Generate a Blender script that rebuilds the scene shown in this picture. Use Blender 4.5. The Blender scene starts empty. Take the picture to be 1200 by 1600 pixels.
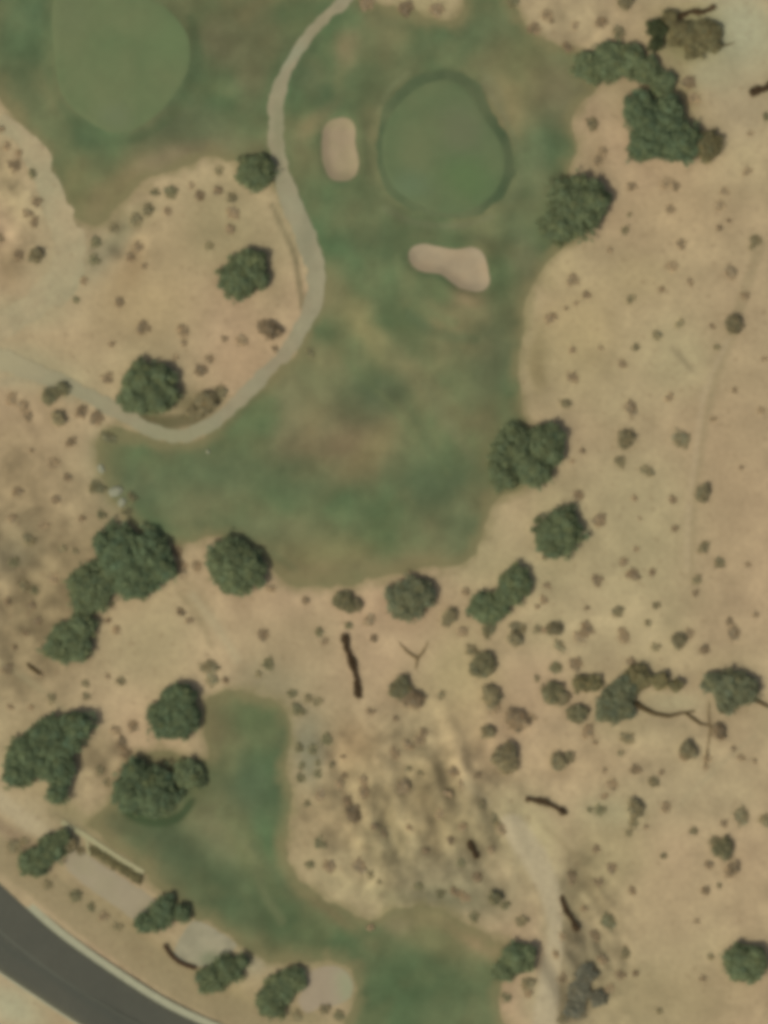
import bpy, math, random
import numpy as np
from mathutils import Vector

# ------------------------------------------------------------------ camera, light, exposure
S = bpy.context.scene
C = S.collection
CAM_H = 900.0
SPAN = 160.0                      # metres of ground seen along the long side
cd = bpy.data.cameras.new('camera')
cam = bpy.data.objects.new('camera', cd)
C.objects.link(cam)
cam.location = (0, 0, CAM_H)
cd.sensor_fit = 'VERTICAL'
cd.angle = 2 * math.atan(SPAN / 2 / CAM_H)
cd.clip_start = 1.0
cd.clip_end = 20000
S.camera = cam

SUN_EL, SUN_AZ = math.radians(60), math.radians(232)      # sun in the south-west
w = bpy.data.worlds.new('World')
S.world = w
w.use_nodes = True
nt = w.node_tree
sky = nt.nodes.new('ShaderNodeTexSky')
sky.sky_type = 'NISHITA'
sky.sun_disc = False
sky.sun_elevation = SUN_EL
sky.sun_rotation = SUN_AZ
sky.dust_density = 5.0
nt.nodes['Background'].inputs['Strength'].default_value = 0.10
nt.links.new(sky.outputs[0], nt.nodes['Background'].inputs[0])
ld = bpy.data.lights.new('sun', 'SUN')
ld.energy = 2.3
ld.angle = math.radians(0.6)
ld.color = (1.0, 0.95, 0.88)
sun = bpy.data.objects.new('sun', ld)
C.objects.link(sun)
sd = Vector((math.sin(SUN_AZ) * math.cos(SUN_EL), math.cos(SUN_AZ) * math.cos(SUN_EL), math.sin(SUN_EL)))
sun.rotation_euler = sd.to_track_quat('Z', 'Y').to_euler()
sun.location = sd * 200
S.view_settings.view_transform = 'Standard'
S.view_settings.look = 'None'
S.view_settings.gamma = 1
S.view_settings.exposure = -0.2
S.render.engine = 'CYCLES'
S.cycles.pixel_filter_type = 'BLACKMAN_HARRIS'
S.cycles.filter_width = 5.8
S.cycles.max_bounces = 5

ILL = np.array([1.16, 1.07, 1.08])            # how much light a flat surface gets: photo colour / ILL = surface colour
def lin(c):
    c = np.asarray(c, float) / 255.0
    return np.where(c <= 0.04045, c / 12.92, ((c + 0.055) / 1.055) ** 2.4)
def alb(c):
    return lin(c) / ILL

# ------------------------------------------------------------------ helpers
def W(px, py):        # photograph pixel to metres on the ground, 10 px = 1 m
    return (px - 600) / 10.0, (800 - py) / 10.0

def vnoise(x, y, s, seed):
    x = x / s + seed * 17.13; y = y / s + seed * 31.7
    xi = np.floor(x); yi = np.floor(y)
    fx = x - xi; fy = y - yi
    fx = fx * fx * (3 - 2 * fx); fy = fy * fy * (3 - 2 * fy)
    def hsh(a, b):
        v = np.sin(a * 127.1 + b * 311.7 + seed * 74.7) * 43758.5453
        return v - np.floor(v)
    a = hsh(xi, yi); b = hsh(xi + 1, yi); c = hsh(xi, yi + 1); d = hsh(xi + 1, yi + 1)
    return (a * (1 - fx) + b * fx) * (1 - fy) + (c * (1 - fx) + d * fx) * fy - 0.5

def fbm(x, y, s, seed, n=3):
    r = 0; a = 1.0
    for k in range(n):
        r = r + a * vnoise(x, y, s, seed + k * 3); s *= 0.5; a *= 0.55
    return r

def smooth_poly(pts, closed=True, n=6):
    p = [np.array(W(*q[:2])) for q in pts]
    N = len(p); out = []
    rng = range(N) if closed else range(N - 1)
    for i in rng:
        if closed:
            a, b, c, d = p[(i - 1) % N], p[i], p[(i + 1) % N], p[(i + 2) % N]
        else:
            a, b, c, d = p[max(i - 1, 0)], p[i], p[i + 1], p[min(i + 2, N - 1)]
        for k in range(n):
            t = k / n
            out.append(0.5 * ((2 * b) + (-a + c) * t + (2 * a - 5 * b + 4 * c - d) * t * t + (-a + 3 * b - 3 * c + d) * t ** 3))
    if not closed: out.append(p[-1])
    return np.array(out)

def seg_dist(x, y, P, closed, wd=None):
    best = np.full(x.shape, 1e9)
    N = len(P)
    for i in range(N if closed else N - 1):
        a = P[i]; b = P[(i + 1) % N]
        d = b - a; L = d @ d + 1e-12
        t = np.clip(((x - a[0]) * d[0] + (y - a[1]) * d[1]) / L, 0, 1)
        r = np.hypot(x - a[0] - t * d[0], y - a[1] - t * d[1])
        if wd is not None:
            r = r - (wd[i] + (wd[min(i + 1, N - 1)] - wd[i]) * t)
        best = np.minimum(best, r)
    return best

def sdf_poly(x, y, P):
    d = seg_dist(x, y, P, True)
    ins = np.zeros(x.shape, bool)
    N = len(P)
    for i in range(N):
        a = P[i]; b = P[(i + 1) % N]
        c = (a[1] > y) != (b[1] > y)
        with np.errstate(divide='ignore', invalid='ignore'):
            xx = (b[0] - a[0]) * (y - a[1]) / (b[1] - a[1] + 1e-15) + a[0]
        ins ^= c & (x < xx)
    return np.where(ins, -d, d)

def sdf_line(x, y, pts):
    P = smooth_poly(pts, False)
    wd = np.interp(np.linspace(0, len(pts) - 1, len(P)), range(len(pts)), [q[2] / 10 for q in pts])
    return seg_dist(x, y, P, False, wd)

def sstep(a, b, v):
    t = np.clip((v - a) / (b - a), 0, 1)
    return t * t * (3 - 2 * t)

# ------------------------------------------------------------------ outlines read off the photograph (px)
GREEN_1 = [(85, 0), (82, 50), (88, 110), (98, 150), (125, 180), (160, 203), (185, 208), (215, 200), (250, 175), (275, 145),
           (293, 110), (297, 78), (288, 45), (262, 15), (235, -2), (190, -25), (110, -25)]
GREEN_2 = [(597, 240), (600, 205), (618, 170), (650, 140), (685, 126), (715, 131), (740, 155), (754, 182), (772, 207),
           (787, 238), (787, 272), (771, 302), (742, 325), (710, 334), (680, 330), (645, 315), (615, 293), (602, 265)]
COLLAR_2 = [(588, 240), (592, 200), (604, 160), (642, 124), (685, 109), (728, 115), (755, 145), (768, 175), (786, 200),
            (802, 235), (802, 278), (784, 310), (750, 334), (710, 342), (672, 338), (635, 324), (604, 300), (592, 268)]
BUNKER_1 = [(503, 215), (505, 200), (516, 188), (536, 183), (550, 189), (556, 205), (555, 225), (560, 245), (560, 265),
            (552, 279), (535, 283), (518, 280), (508, 265), (503, 240)]
BUNKER_2 = [(638, 401), (645, 386), (665, 381), (690, 387), (715, 389), (742, 387), (757, 400), (763, 425), (765, 442),
            (755, 454), (735, 455), (715, 448), (700, 437), (686, 428), (665, 426), (646, 418)]
PAD_ROUND = [(485, 1518), (512, 1509), (538, 1515), (551, 1535), (548, 1558), (528, 1570), (505, 1572), (480, 1582), (466, 1566), (474, 1545)]
PAD_ROCK = [(285, 1462), (305, 1440), (338, 1452), (368, 1476), (352, 1492), (330, 1508), (302, 1508), (272, 1490)]
PAD_LONG = [(104, 1338), (122, 1328), (165, 1355), (238, 1402), (246, 1418), (214, 1438), (190, 1422), (140, 1388), (106, 1358)]
GRASS_A = [(-60, -40), (-60, 60), (-40, 120), (0, 155), (28, 190), (60, 228), (82, 275), (102, 322), (122, 345), (142, 353), (165, 342),
           (192, 318), (218, 290), (245, 271), (290, 258), (330, 246), (365, 250), (405, 268), (428, 290), (450, 335), (478, 385),
           (495, 430), (497, 470), (478, 522), (448, 565), (402, 606), (352, 655), (295, 690), (232, 684), (190, 668),
           (165, 670), (152, 700), (160, 745), (185, 790), (205, 815), (250, 848), (300, 845), (345, 835), (415, 872), (440, 908),
           (500, 916), (560, 910), (620, 898), (680, 888), (722, 880), (748, 852), (764, 815), (770, 790), (795, 772),
           (825, 752), (838, 700), (826, 660), (815, 630), (812, 590), (810, 545), (816, 500), (826, 455), (848, 418),
           (875, 392), (905, 368), (905, 320), (888, 290), (892, 258), (905, 228), (893, 195), (905, 165), (925, 140),
           (930, 100), (900, 85), (872, 74), (842, 55), (818, 32), (800, 0), (795, -40), (735, -40), (725, 10), (712, 30), (690, 36),
           (665, 24), (640, 12), (605, 12), (575, 4), (560, -10), (550, -40)]
GRASS_B = [(322, 1100), (350, 1082), (390, 1084), (430, 1096), (450, 1120), (456, 1160), (450, 1200), (456, 1240),
           (448, 1290), (452, 1340), (470, 1375), (510, 1403), (560, 1432), (592, 1436), (610, 1420), (650, 1416), (695, 1426), (745, 1452),
           (785, 1478), (800, 1500), (785, 1540), (780, 1575), (788, 1650), (545, 1650), (538, 1595), (556, 1560), (556, 1525),
           (530, 1503), (480, 1500), (420, 1502), (375, 1478), (330, 1440), (300, 1434), (245, 1390), (222, 1355), (155, 1305),
           (140, 1285), (165, 1262), (180, 1245), (200, 1200), (235, 1175), (300, 1180), (328, 1190), (318, 1150)]
PATH = [(560, -30, 12), (545, -8, 11), (510, 25, 10), (475, 65, 11), (450, 105, 11), (434, 150, 12), (431, 200, 13), (437, 260, 14), (452, 310, 17),
        (474, 360, 16), (488, 400, 16), (494, 440, 15), (487, 480, 14), (468, 520, 13), (440, 558, 12), (400, 598, 12), (360, 638, 12), (320, 668, 12),
        (275, 681, 12), (230, 668, 13), (185, 643, 12), (140, 618, 12), (95, 597, 13), (50, 580, 14), (0, 560, 17), (-60, 545, 20)]
TRACK = [(-40, 140, 8), (0, 178, 9), (32, 214, 11), (64, 256, 14), (86, 302, 20), (100, 350, 24), (104, 400, 25), (96, 440, 24), (60, 475, 20), (0, 508, 20), (-60, 530, 22)]
KERB_IN = [(-140, 1262), (-60, 1325), (0, 1380), (50, 1426), (100, 1468), (180, 1524), (260, 1574), (340, 1611), (430, 1645), (560, 1685)]
ROAD_OUT = [(-140, 1420), (-60, 1475), (0, 1518), (60, 1558), (125, 1600), (200, 1642), (300, 1688)]

def road_sdf(x, y):
    a = smooth_poly(KERB_IN, False); b = smooth_poly(ROAD_OUT, False)
    return sdf_poly(x, y, np.vstack([a, b[::-1]]))

# ------------------------------------------------------------------ relief
P_G1, P_G2, P_C2, P_B1, P_B2 = [smooth_poly(q) for q in (GREEN_1, GREEN_2, COLLAR_2, BUNKER_1, BUNKER_2)]
P_RD = smooth_poly(KERB_IN, False), smooth_poly(ROAD_OUT, False)
def height(x, y):
    x = np.asarray(x, float); y = np.asarray(y, float)
    z = 0.9 * fbm(x, y, 34, 1, 3) + 0.16 * fbm(x, y, 5, 5, 2)
    hx, hy = W(640, 1270)
    g = np.exp(-(((x - hx) / 17) ** 2 + ((y - hy) / 15) ** 2) ** 1.5)
    z = z + g * (1.2 + 1.7 * vnoise(x + 0.32 * y, y * 0.25, 2.4, 9) + 1.1 * fbm(x, y, 3.4, 12, 3))
    hx, hy = W(905, 1480)
    g = np.exp(-(((x - hx) / 7) ** 2 + ((y - hy) / 12) ** 2))
    z = z + g * (-0.5 + 1.4 * fbm(x + 0.4 * y, y * 0.4, 3, 21, 3))
    hx, hy = W(20, 930)
    g = np.exp(-(((x - hx) / 10) ** 2 + ((y - hy) / 14) ** 2))
    z = z + g * 0.7 * fbm(x, y, 4, 31, 3)
    for P, s in ((P_G1, 0.45), (P_G2, 0.6)):
        c = P.mean(0)
        near = np.hypot(x - c[0], y - c[1]) < 25
        d = np.full(x.shape, 9.0)
        if near.any(): d[near] = sdf_poly(x[near], y[near], P)
        z = z + s * (1 - sstep(-0.6, 2.4, d))
    for P in (P_B1, P_B2):
        c = P.mean(0)
        near = np.hypot(x - c[0], y - c[1]) < 14
        d = np.full(x.shape, 9.0)
        if near.any(): d[near] = sdf_poly(x[near], y[near], P)
        z = z - 0.55 * (1 - sstep(-1.6, 0.4, d)) + 0.25 * np.exp(-((d - 1.0) / 1.0) ** 2)
    u = (x + 60 + (y + 65)) / 1.414                    # flat ground along the road
    m = sstep(-1, 9, u)
    far = sstep(90, 130, np.hypot(x, y))
    return z * m * (1 - far)

# lattice shared by the ground and everything laid on it
ST = 0.5
gx = np.arange(-68, 68.01, ST); gy = np.arange(-88, 88.01, ST)
NX, NY = len(gx), len(gy)
LX, LY = np.meshgrid(gx, gy)
LZ = height(LX, LY)
def zat(x, y):      # height of the ground mesh itself
    i = min(max(int((x + 68) / ST), 0), NX - 2); j = min(max(int((y + 88) / ST), 0), NY - 2)
    fx = (x - gx[i]) / ST; fy = (y - gy[j]) / ST
    fx = min(max(fx, 0), 1); fy = min(max(fy, 0), 1)
    return float((LZ[j, i] * (1 - fx) + LZ[j, i + 1] * fx) * (1 - fy) + (LZ[j + 1, i] * (1 - fx) + LZ[j + 1, i + 1] * fx) * fy)

# ------------------------------------------------------------------ colour fields (colour of soil and turf; shade under the path-bend tree is painted in)
def patches(col, x, y, lst, seed):
    wx = x + 1.1 * fbm(x, y, 5, seed, 3); wy = y + 1.1 * fbm(x, y, 6, seed + 40, 3)
    for (px, py, rx, ry, ang, c, s) in lst:
        cx, cy = W(px, py); a = math.radians(ang)
        dx = wx - cx; dy = wy - cy
        u = (dx * math.cos(a) + dy * math.sin(a)) / (rx / 10); v = (-dx * math.sin(a) + dy * math.cos(a)) / (ry / 10)
        g = s * np.exp(-(u * u + v * v) ** 1.3)
        col = col * (1 - g[..., None]) + alb(c) * g[..., None]
    return col

def strokes(col, x, y, lst):
    for (pts, c, s) in lst:
        d = sdf_line(x, y, pts) + 0.25 * fbm(x, y, 2, 77, 2)
        g = s * (1 - sstep(-0.3, 0.45, d))
        col = col * (1 - g[..., None]) + alb(c) * g[..., None]
    return col

SOIL = [
    # px, py, rx, ry, angle, colour, strength
    (60, 930, 75, 150, -20, (140, 121, 90), .9), (30, 760, 70, 120, 0, (150, 129, 97), .8), (30, 850, 40, 50, 0, (132, 118, 90), .6),
    (40, 1060, 70, 60, 0, (146, 126, 95), .7), (15, 870, 30, 25, 0, (128, 117, 92), .5),
    (230, 1000, 90, 70, 40, (172, 152, 116), .9), (220, 470, 90, 70, 20, (174, 149, 112), .9), (250, 380, 50, 70, 20, (170, 147, 112), .7),
    (340, 350, 60, 70, 0, (155, 138, 103), .7), (420, 400, 30, 90, 10, (158, 138, 105), .6), (380, 560, 60, 40, 30, (172, 142, 110), .6),
    (60, 545, 80, 25, -10, (176, 150, 115), .7), (20, 300, 30, 100, 20, (158, 138, 104), .8), (15, 420, 30, 40, 0, (156, 132, 98), .7),
    (620, 1270, 150, 130, 0, (152, 132, 98), .85), (545, 1165, 50, 40, 0, (152, 125, 92), .7), (500, 1290, 60, 60, 0, (148, 127, 96), .6),
    (690, 1260, 40, 90, 20, (140, 122, 90), .75), (640, 1330, 50, 50, 0, (158, 141, 106), .6), (760, 1300, 60, 80, -30, (146, 130, 97), .7), (690, 1370, 70, 50, 0, (136, 124, 97), .7),
    (760, 1400, 60, 40, -30, (132, 122, 94), .7), (430, 1060, 60, 35, 0, (140, 128, 100), .7), (480, 1160, 35, 55, 0, (138, 126, 100), .75),
    (470, 1000, 60, 50, 0, (162, 141, 108), .6), (530, 1380, 70, 20, -35, (174, 155, 118), .8), (560, 1350, 70, 25, -30, (164, 146, 112), .6),
    (835, 1300, 45, 70, 20, (178, 160, 122), .85), (870, 1430, 22, 60, 0, (176, 160, 128), .9), (850, 1560, 40, 50, 0, (172, 156, 122), .8),
    (910, 1520, 52, 105, -5, (116, 105, 82), .95), (890, 1420, 22, 50, -25, (126, 112, 84), .8), (950, 1470, 30, 70, -20, (136, 122, 92), .7), (900, 1400, 40, 80, -25, (142, 125, 94), .8), (960, 1330, 60, 90, 20, (158, 142, 105), .6), (940, 1400, 40, 60, 20, (140, 124, 92), .5),
    (1050, 1420, 110, 60, 20, (177, 152, 118), .8), (1050, 1560, 170, 60, 0, (158, 138, 104), .8), (1080, 1240, 120, 50, 0, (172, 152, 118), .6),
    (1120, 700, 60, 280, 0, (170, 144, 112), .75), (1170, 500, 60, 150, 0, (172, 147, 115), .7), (1000, 480, 100, 90, 0, (176, 152, 117), .6),
    (1000, 430, 60, 40, 0, (174, 152, 113), .5), (900, 520, 60, 80, 0, (176, 152, 112), .7), (1060, 560, 60, 60, 0, (166, 152, 116), .6),
    (1000, 800, 90, 120, 0, (172, 154, 118), .7), (1150, 60, 70, 60, 0, (164, 154, 122), .8), (1160, 160, 60, 60, 0, (168, 148, 118), .7),
    (1060, 330, 100, 60, 0, (176, 150, 115), .7), (870, 30, 70, 40, 0, (165, 145, 112), .7), (1080, 60, 70, 55, 0, (134, 126, 88), .9),
    (1075, 150, 22, 50, 0, (146, 128, 88), .7), (660, 10, 60, 30, 0, (162, 146, 108), .8), (740, 850, 50, 50, 0, (174, 156, 118), .8),
    (720, 1060, 60, 90, 0, (174, 154, 114), .8), (720, 1140, 40, 60, 0, (180, 152, 114), .5), (910, 1185, 90, 40, 0, (178, 150, 116), .7),
    (960, 130, 60, 80, 40, (140, 128, 95), .5), (930, 240, 20, 50, 0, (150, 128, 96), .5), (160, 1190, 40, 60, 40, (150, 130, 98), .6),
    (175, 380, 50, 22, 45, (138, 126, 98), .9), (150, 410, 22, 30, 0, (140, 126, 100), .8), (205, 340, 50, 22, 30, (134, 124, 92), .6), (205, 415, 18, 50, -15, (156, 130, 96), .7),
    (170, 740, 26, 60, 10, (128, 126, 96), .8), (290, 630, 70, 26, -10, (120, 110, 78), .75), (240, 660, 50, 16, -20, (108, 100, 70), .8),  # last two darken the soil as tree shade inside the path bend
    (60, 1280, 70, 20, -35, (170, 151, 118), .85), (40, 1320, 60, 24, -35, (150, 130, 100), .8), (160, 1420, 110, 26, -35, (150, 132, 98), .85),
    (240, 1490, 80, 26, -32, (156, 136, 100), .85), (350, 1560, 80, 26, -28, (152, 134, 98), .8), (220, 1490, 34, 18, -30, (150, 122, 90), .6),
    (470, 1590, 60, 18, -10, (140, 126, 92), .7), (395, 1510, 26, 18, 0, (166, 152, 124), .8), (175, 1345, 50, 14, -33, (110, 104, 72), .8), (20, 1570, 60, 30, -35, (178, 168, 136), .9),
    (690, 1240, 20, 44, 5, (130, 113, 84), .8), (672, 1300, 16, 50, 10, (136, 118, 88), .7), (600, 1320, 30, 60, 0, (162, 144, 108), .7), (615, 1400, 50, 14, -10, (150, 138, 104), .7), (700, 1400, 60, 20, -10, (128, 120, 92), .8),
    (480, 1180, 22, 50, 0, (128, 122, 98), .8), (960, 1270, 50, 26, 0, (170, 156, 120), .7), (1050, 1095, 50, 18, 0, (176, 160, 124), .8), (960, 130, 40, 30, 0, (168, 148, 116), .0), (1160, 50, 50, 60, 0, (166, 158, 128), .9), (1110, 120, 40, 30, 0, (164, 152, 120), .8),
    (85, 320, 45, 60, 0, (168, 152, 118), .8), (95, 420, 60, 50, 0, (168, 152, 118), .8), (40, 490, 80, 30, 0, (168, 152, 118), .8), (30, 570, 90, 34, -10, (166, 151, 118), .85), (110, 600, 60, 20, -25, (166, 150, 116), .7), (20, 200, 30, 30, 0, (160, 146, 112), .6),
    (842, 560, 14, 60, -5, (148, 130, 94), .8), (846, 590, 14, 26, 0, (140, 122, 88), .7), (826, 480, 10, 40, 8, (146, 132, 96), .7), (850, 430, 20, 30, 30, (150, 134, 98), .7), (880, 420, 24, 20, 30, (178, 156, 118), .7),
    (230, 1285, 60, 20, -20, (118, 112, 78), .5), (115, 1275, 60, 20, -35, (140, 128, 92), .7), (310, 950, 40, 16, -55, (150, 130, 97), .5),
]
SOIL_LINES = [
    ([(1190, 380, 6), (1165, 450, 8), (1140, 530, 8), (1115, 600, 6), (1098, 690, 4), (1084, 790, 4), (1080, 900, 4)], (152, 134, 100), .55),
    ([(1138, 530, 3), (1100, 620, 3), (1086, 720, 3), (1076, 800, 3), (1074, 890, 3)], (182, 160, 126), .5),
    ([(1050, 542, 2.5), (1066, 560, 3), (1082, 580, 3)], (140, 124, 94), .8),
    ([(424, 318, 2), (438, 350, 3), (458, 392, 4), (466, 430, 4), (472, 480, 4)], (122, 110, 80), .85),
    ([(585, 915, 3), (700, 898, 3), (745, 870, 3)], (150, 132, 98), .5),
    ([(0, 1035, 3), (60, 1075, 3), (110, 1120, 3)], (160, 146, 110), .5),
    ([(725, 1220, 4), (780, 1270, 4), (805, 1330, 4), (800, 1400, 4)], (172, 154, 118), .5),
    ([(1180, 1150, 2), (1120, 1200, 2), (1060, 1260, 2)], (160, 146, 112), .4),
    ([(-40, 1215, 12), (0, 1250, 12), (40, 1282, 13), (78, 1308, 10)], (182, 163, 128), .95),
    ([(-40, 1310, 26), (0, 1335, 24), (60, 1378, 24), (140, 1440, 26), (240, 1510, 26), (330, 1565, 22), (430, 1610, 20)], (150, 133, 99), .8),
    ([(-40, 1262, 6), (0, 1290, 8), (40, 1318, 10)], (146, 124, 96), .7), ([(80, 1268, 6), (130, 1296, 6)], (146, 132, 98), .6),
    ([(196, 632, 7), (225, 655, 9), (265, 660, 10), (310, 650, 9), (345, 618, 7)], (100, 93, 64), .85),  # painted shade on the soil under the tree in the path bend
    ([(0, 600, 5), (60, 590, 8), (110, 625, 5)], (160, 148, 116), .4),
    ([(800, 1290, 18), (835, 1340, 20), (860, 1400, 14), (868, 1460, 10), (858, 1530, 15), (850, 1610, 20)], (182, 164, 131), .85),
    ([(850, 1290, 3), (900, 1340, 3), (930, 1400, 4), (960, 1440, 3)], (146, 128, 94), .6),
    ([(300, 930, 6), (340, 980, 7), (370, 1030, 5)], (178, 160, 124), .6), ([(280, 925, 3), (315, 975, 4), (330, 1010, 3)], (150, 132, 98), .6),
]
def soil_colour(x, y, gd):
    n = fbm(x, y, 14, 3, 4)[..., None]; m = fbm(x, y, 20, 8, 3)[..., None]; k = fbm(x, y, 3.2, 15, 3)[..., None]
    col = alb((176, 152, 118)) * (1 + 0.16 * n + 0.10 * k)
    col = col + m * (alb((176, 150, 118)) - alb((168, 152, 116)))
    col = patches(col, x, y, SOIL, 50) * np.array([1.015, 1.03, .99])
    # broken ground of the slopes: mottled
    rough = 0
    for (px, py, rx, ry, s) in ((640, 1270, 190, 170, 1), (40, 900, 110, 230, .9), (910, 1470, 80, 160, 1), (170, 1200, 60, 60, .8), (180, 370, 70, 60, .8), (20, 300, 50, 130, 1), (1010, 1180, 250, 90, .35), (900, 60, 120, 70, .6)):
        cx, cy = W(px, py)
        rough = np.maximum(rough, s * np.exp(-((((x - cx) * 10 / rx) ** 2 + ((y - cy) * 10 / ry) ** 2)) ** 2))
    f = (fbm(x, y, 2.1, 61, 3) + 0.5 * fbm(x + .35 * y, y * .3, 1.5, 66, 3))[..., None] * rough[..., None]
    col = col * np.clip(1 + 0.6 * f, .45, 1.4)
    # gullies of the eroded mound: bent bands of darker and lighter ground colour
    hx, hy = W(690, 1310)
    u = (x - hx) + .32 * (y - hy) + 1.2 * fbm(x, y, 6, 71, 3)
    v = .8 * (x - hx) + .6 * (y - hy) + 1.0 * fbm(x, y, 5, 73, 3)
    wl = np.exp(-(((x - hx) / 8.5) ** 2 + ((y - hy) / 12) ** 2) ** 1.5)
    hx2, hy2 = W(765, 1350); w2 = np.exp(-(((x - hx2) / 6.5) ** 2 + ((y - hy2) / 9.5) ** 2) ** 1.5)
    hx3, hy3 = W(915, 1450); w3 = np.exp(-(((x - hx3) / 6) ** 2 + ((y - hy3) / 11) ** 2) ** 1.5)
    rid = (.5 * wl * np.sin(u * 2.1) + .5 * w2 * np.sin(v * 2.9) + .6 * w3 * np.sin(v * 3.3)) * (.6 + 1.2 * fbm(x, y, 3.5, 75, 2))
    col = col * (1 + .30 * rid[..., None])
    col = col * (1 + 0.14 * k)
    col = strokes(col, x, y, SOIL_LINES)
    # thin grass creeping out of the turf
    e = ((1 - sstep(-0.6, 1.9, gd + 1.1 * fbm(x, y, 1.8, 90, 3))) * 0.8)[..., None]
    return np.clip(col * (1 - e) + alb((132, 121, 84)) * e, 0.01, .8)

TURF = [
    (530, 690, 80, 58, 0, (116, 104, 76), 1.0), (500, 740, 50, 30, 0, (116, 110, 78), .7), (470, 690, 40, 40, 0, (118, 110, 80), .8), (490, 620, 60, 60, 0, (120, 118, 84), .7), (585, 700, 50, 26, 40, (130, 122, 84), .6), (450, 650, 35, 60, 0, (116, 114, 82), .6),
    (540, 85, 18, 38, -10, (134, 124, 90), .9), (528, 125, 10, 22, -10, (126, 122, 84), .8), (500, 185, 14, 50, -40, (122, 118, 84), .7), (478, 205, 14, 20, 0, (122, 116, 82), .5),
    (560, 500, 26, 90, 35, (128, 124, 84), .85), (645, 590, 24, 70, 40, (122, 120, 84), .75), (690, 640, 20, 60, 30, (112, 114, 80), .6), (520, 450, 30, 40, 0, (124, 122, 86), .7), (500, 560, 46, 26, -20, (124, 120, 84), .7),
    (800, 170, 30, 60, 35, (126, 120, 84), .8), (830, 120, 40, 60, 20, (112, 112, 76), .8), (870, 150, 50, 60, 0, (118, 112, 82), .7), (530, 868, 90, 30, 0, (120, 118, 80), .8), (470, 895, 90, 24, 0, (124, 114, 80), .8),
    (640, 885, 90, 20, 0, (128, 118, 84), .8), (740, 490, 30, 14, 20, (124, 122, 86), .8), (718, 465, 30, 12, -10, (134, 120, 88), .7), (640, 440, 14, 40, 0, (112, 116, 80), .6), (690, 460, 22, 16, 0, (98, 114, 76), .7),
    (300, 240, 80, 24, 10, (122, 112, 82), .9), (200, 290, 60, 30, 40, (120, 112, 78), .85), (145, 335, 26, 40, 0, (124, 114, 82), .9), (120, 290, 24, 50, 20, (112, 112, 76), .7), (350, 70, 40, 40, 0, (104, 102, 74), .8),
    (395, 120, 30, 50, 0, (108, 106, 76), .7), (390, 60, 50, 60, 0, (100, 102, 72), .7), (310, 200, 60, 40, 0, (102, 108, 78), .6), (260, 255, 50, 20, 20, (128, 116, 88), .6), (60, 170, 50, 50, 0, (102, 110, 76), .6),
    (590, 622, 55, 36, 20, (86, 98, 70), .85), (680, 760, 70, 40, 0, (86, 100, 70), .85), (470, 750, 60, 36, 0, (90, 104, 72), .7), (570, 360, 60, 40, -40, (92, 104, 72), .7), (850, 225, 40, 50, 0, (84, 104, 72), .8),
    (560, 130, 60, 50, 0, (86, 100, 68), .7), (480, 120, 30, 60, 30, (88, 102, 72), .7), (720, 60, 110, 30, 20, (90, 104, 72), .7), (650, 30, 60, 14, 0, (98, 108, 76), .5), (640, 500, 40, 30, -40, (90, 104, 70), .8), (780, 440, 24, 70, 0, (88, 104, 70), .7),
    (340, 740, 80, 40, 0, (92, 106, 74), .8), (290, 800, 60, 30, 0, (110, 114, 80), .8), (220, 760, 50, 40, 0, (98, 106, 76), .7), (380, 830, 80, 20, 0, (108, 116, 82), .6), (410, 640, 26, 50, 0, (94, 110, 74), .7), (720, 820, 40, 50, 0, (98, 108, 76), .6), (600, 830, 30, 50, 0, (90, 108, 72), .6),
    (40, 60, 60, 90, 0, (84, 102, 70), .8), (140, 215, 34, 22, -40, (82, 98, 68), .85), (300, 130, 22, 60, 0, (84, 98, 68), .7), (260, 200, 60, 26, 30, (88, 98, 70), .6), (60, 20, 30, 30, 0, (88, 108, 76), .6),
    (820, 350, 40, 60, 0, (92, 106, 74), .7), (770, 560, 40, 60, 0, (98, 104, 74), .7), (840, 270, 20, 60, 0, (110, 118, 84), .5), (830, 420, 24, 60, 20, (110, 108, 78), .6), (770, 140, 8, 30, 25, (116, 118, 86), .6),
    (395, 1230, 50, 50, 0, (86, 102, 72), .9), (400, 1120, 50, 40, 0, (96, 110, 74), .8), (440, 1200, 12, 90, 0, (76, 92, 64), .7), (340, 1290, 50, 50, 30, (112, 112, 80), .8), (355, 1330, 30, 40, 30, (114, 116, 82), .6),
    (390, 1340, 22, 80, 25, (104, 110, 74), .8), (430, 1410, 20, 60, 35, (102, 112, 76), .6), (270, 1320, 90, 40, -35, (82, 94, 66), .85), (360, 1400, 80, 40, -35, (80, 96, 66), .8), (470, 1450, 70, 30, -35, (82, 98, 66), .8),
    (640, 1540, 110, 80, 0, (80, 98, 66), .9), (690, 1440, 80, 24, -15, (128, 120, 84), .95), (760, 1470, 40, 26, -30, (146, 126, 92), .8), (680, 1470, 70, 20, -20, (114, 114, 78), .8), (620, 1440, 30, 20, -20, (126, 118, 86), .7),
    (510, 1420, 60, 10, -35, (112, 106, 74), .8), (740, 1590, 50, 40, 0, (100, 110, 76), .5), (360, 1180, 14, 40, 0, (110, 114, 78), .6), (190, 1285, 50, 18, -30, (96, 100, 70), .6),
    (450, 1350, 14, 26, 0, (116, 118, 82), .5), (500, 1495, 60, 16, -20, (100, 108, 74), .6),
]
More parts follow.
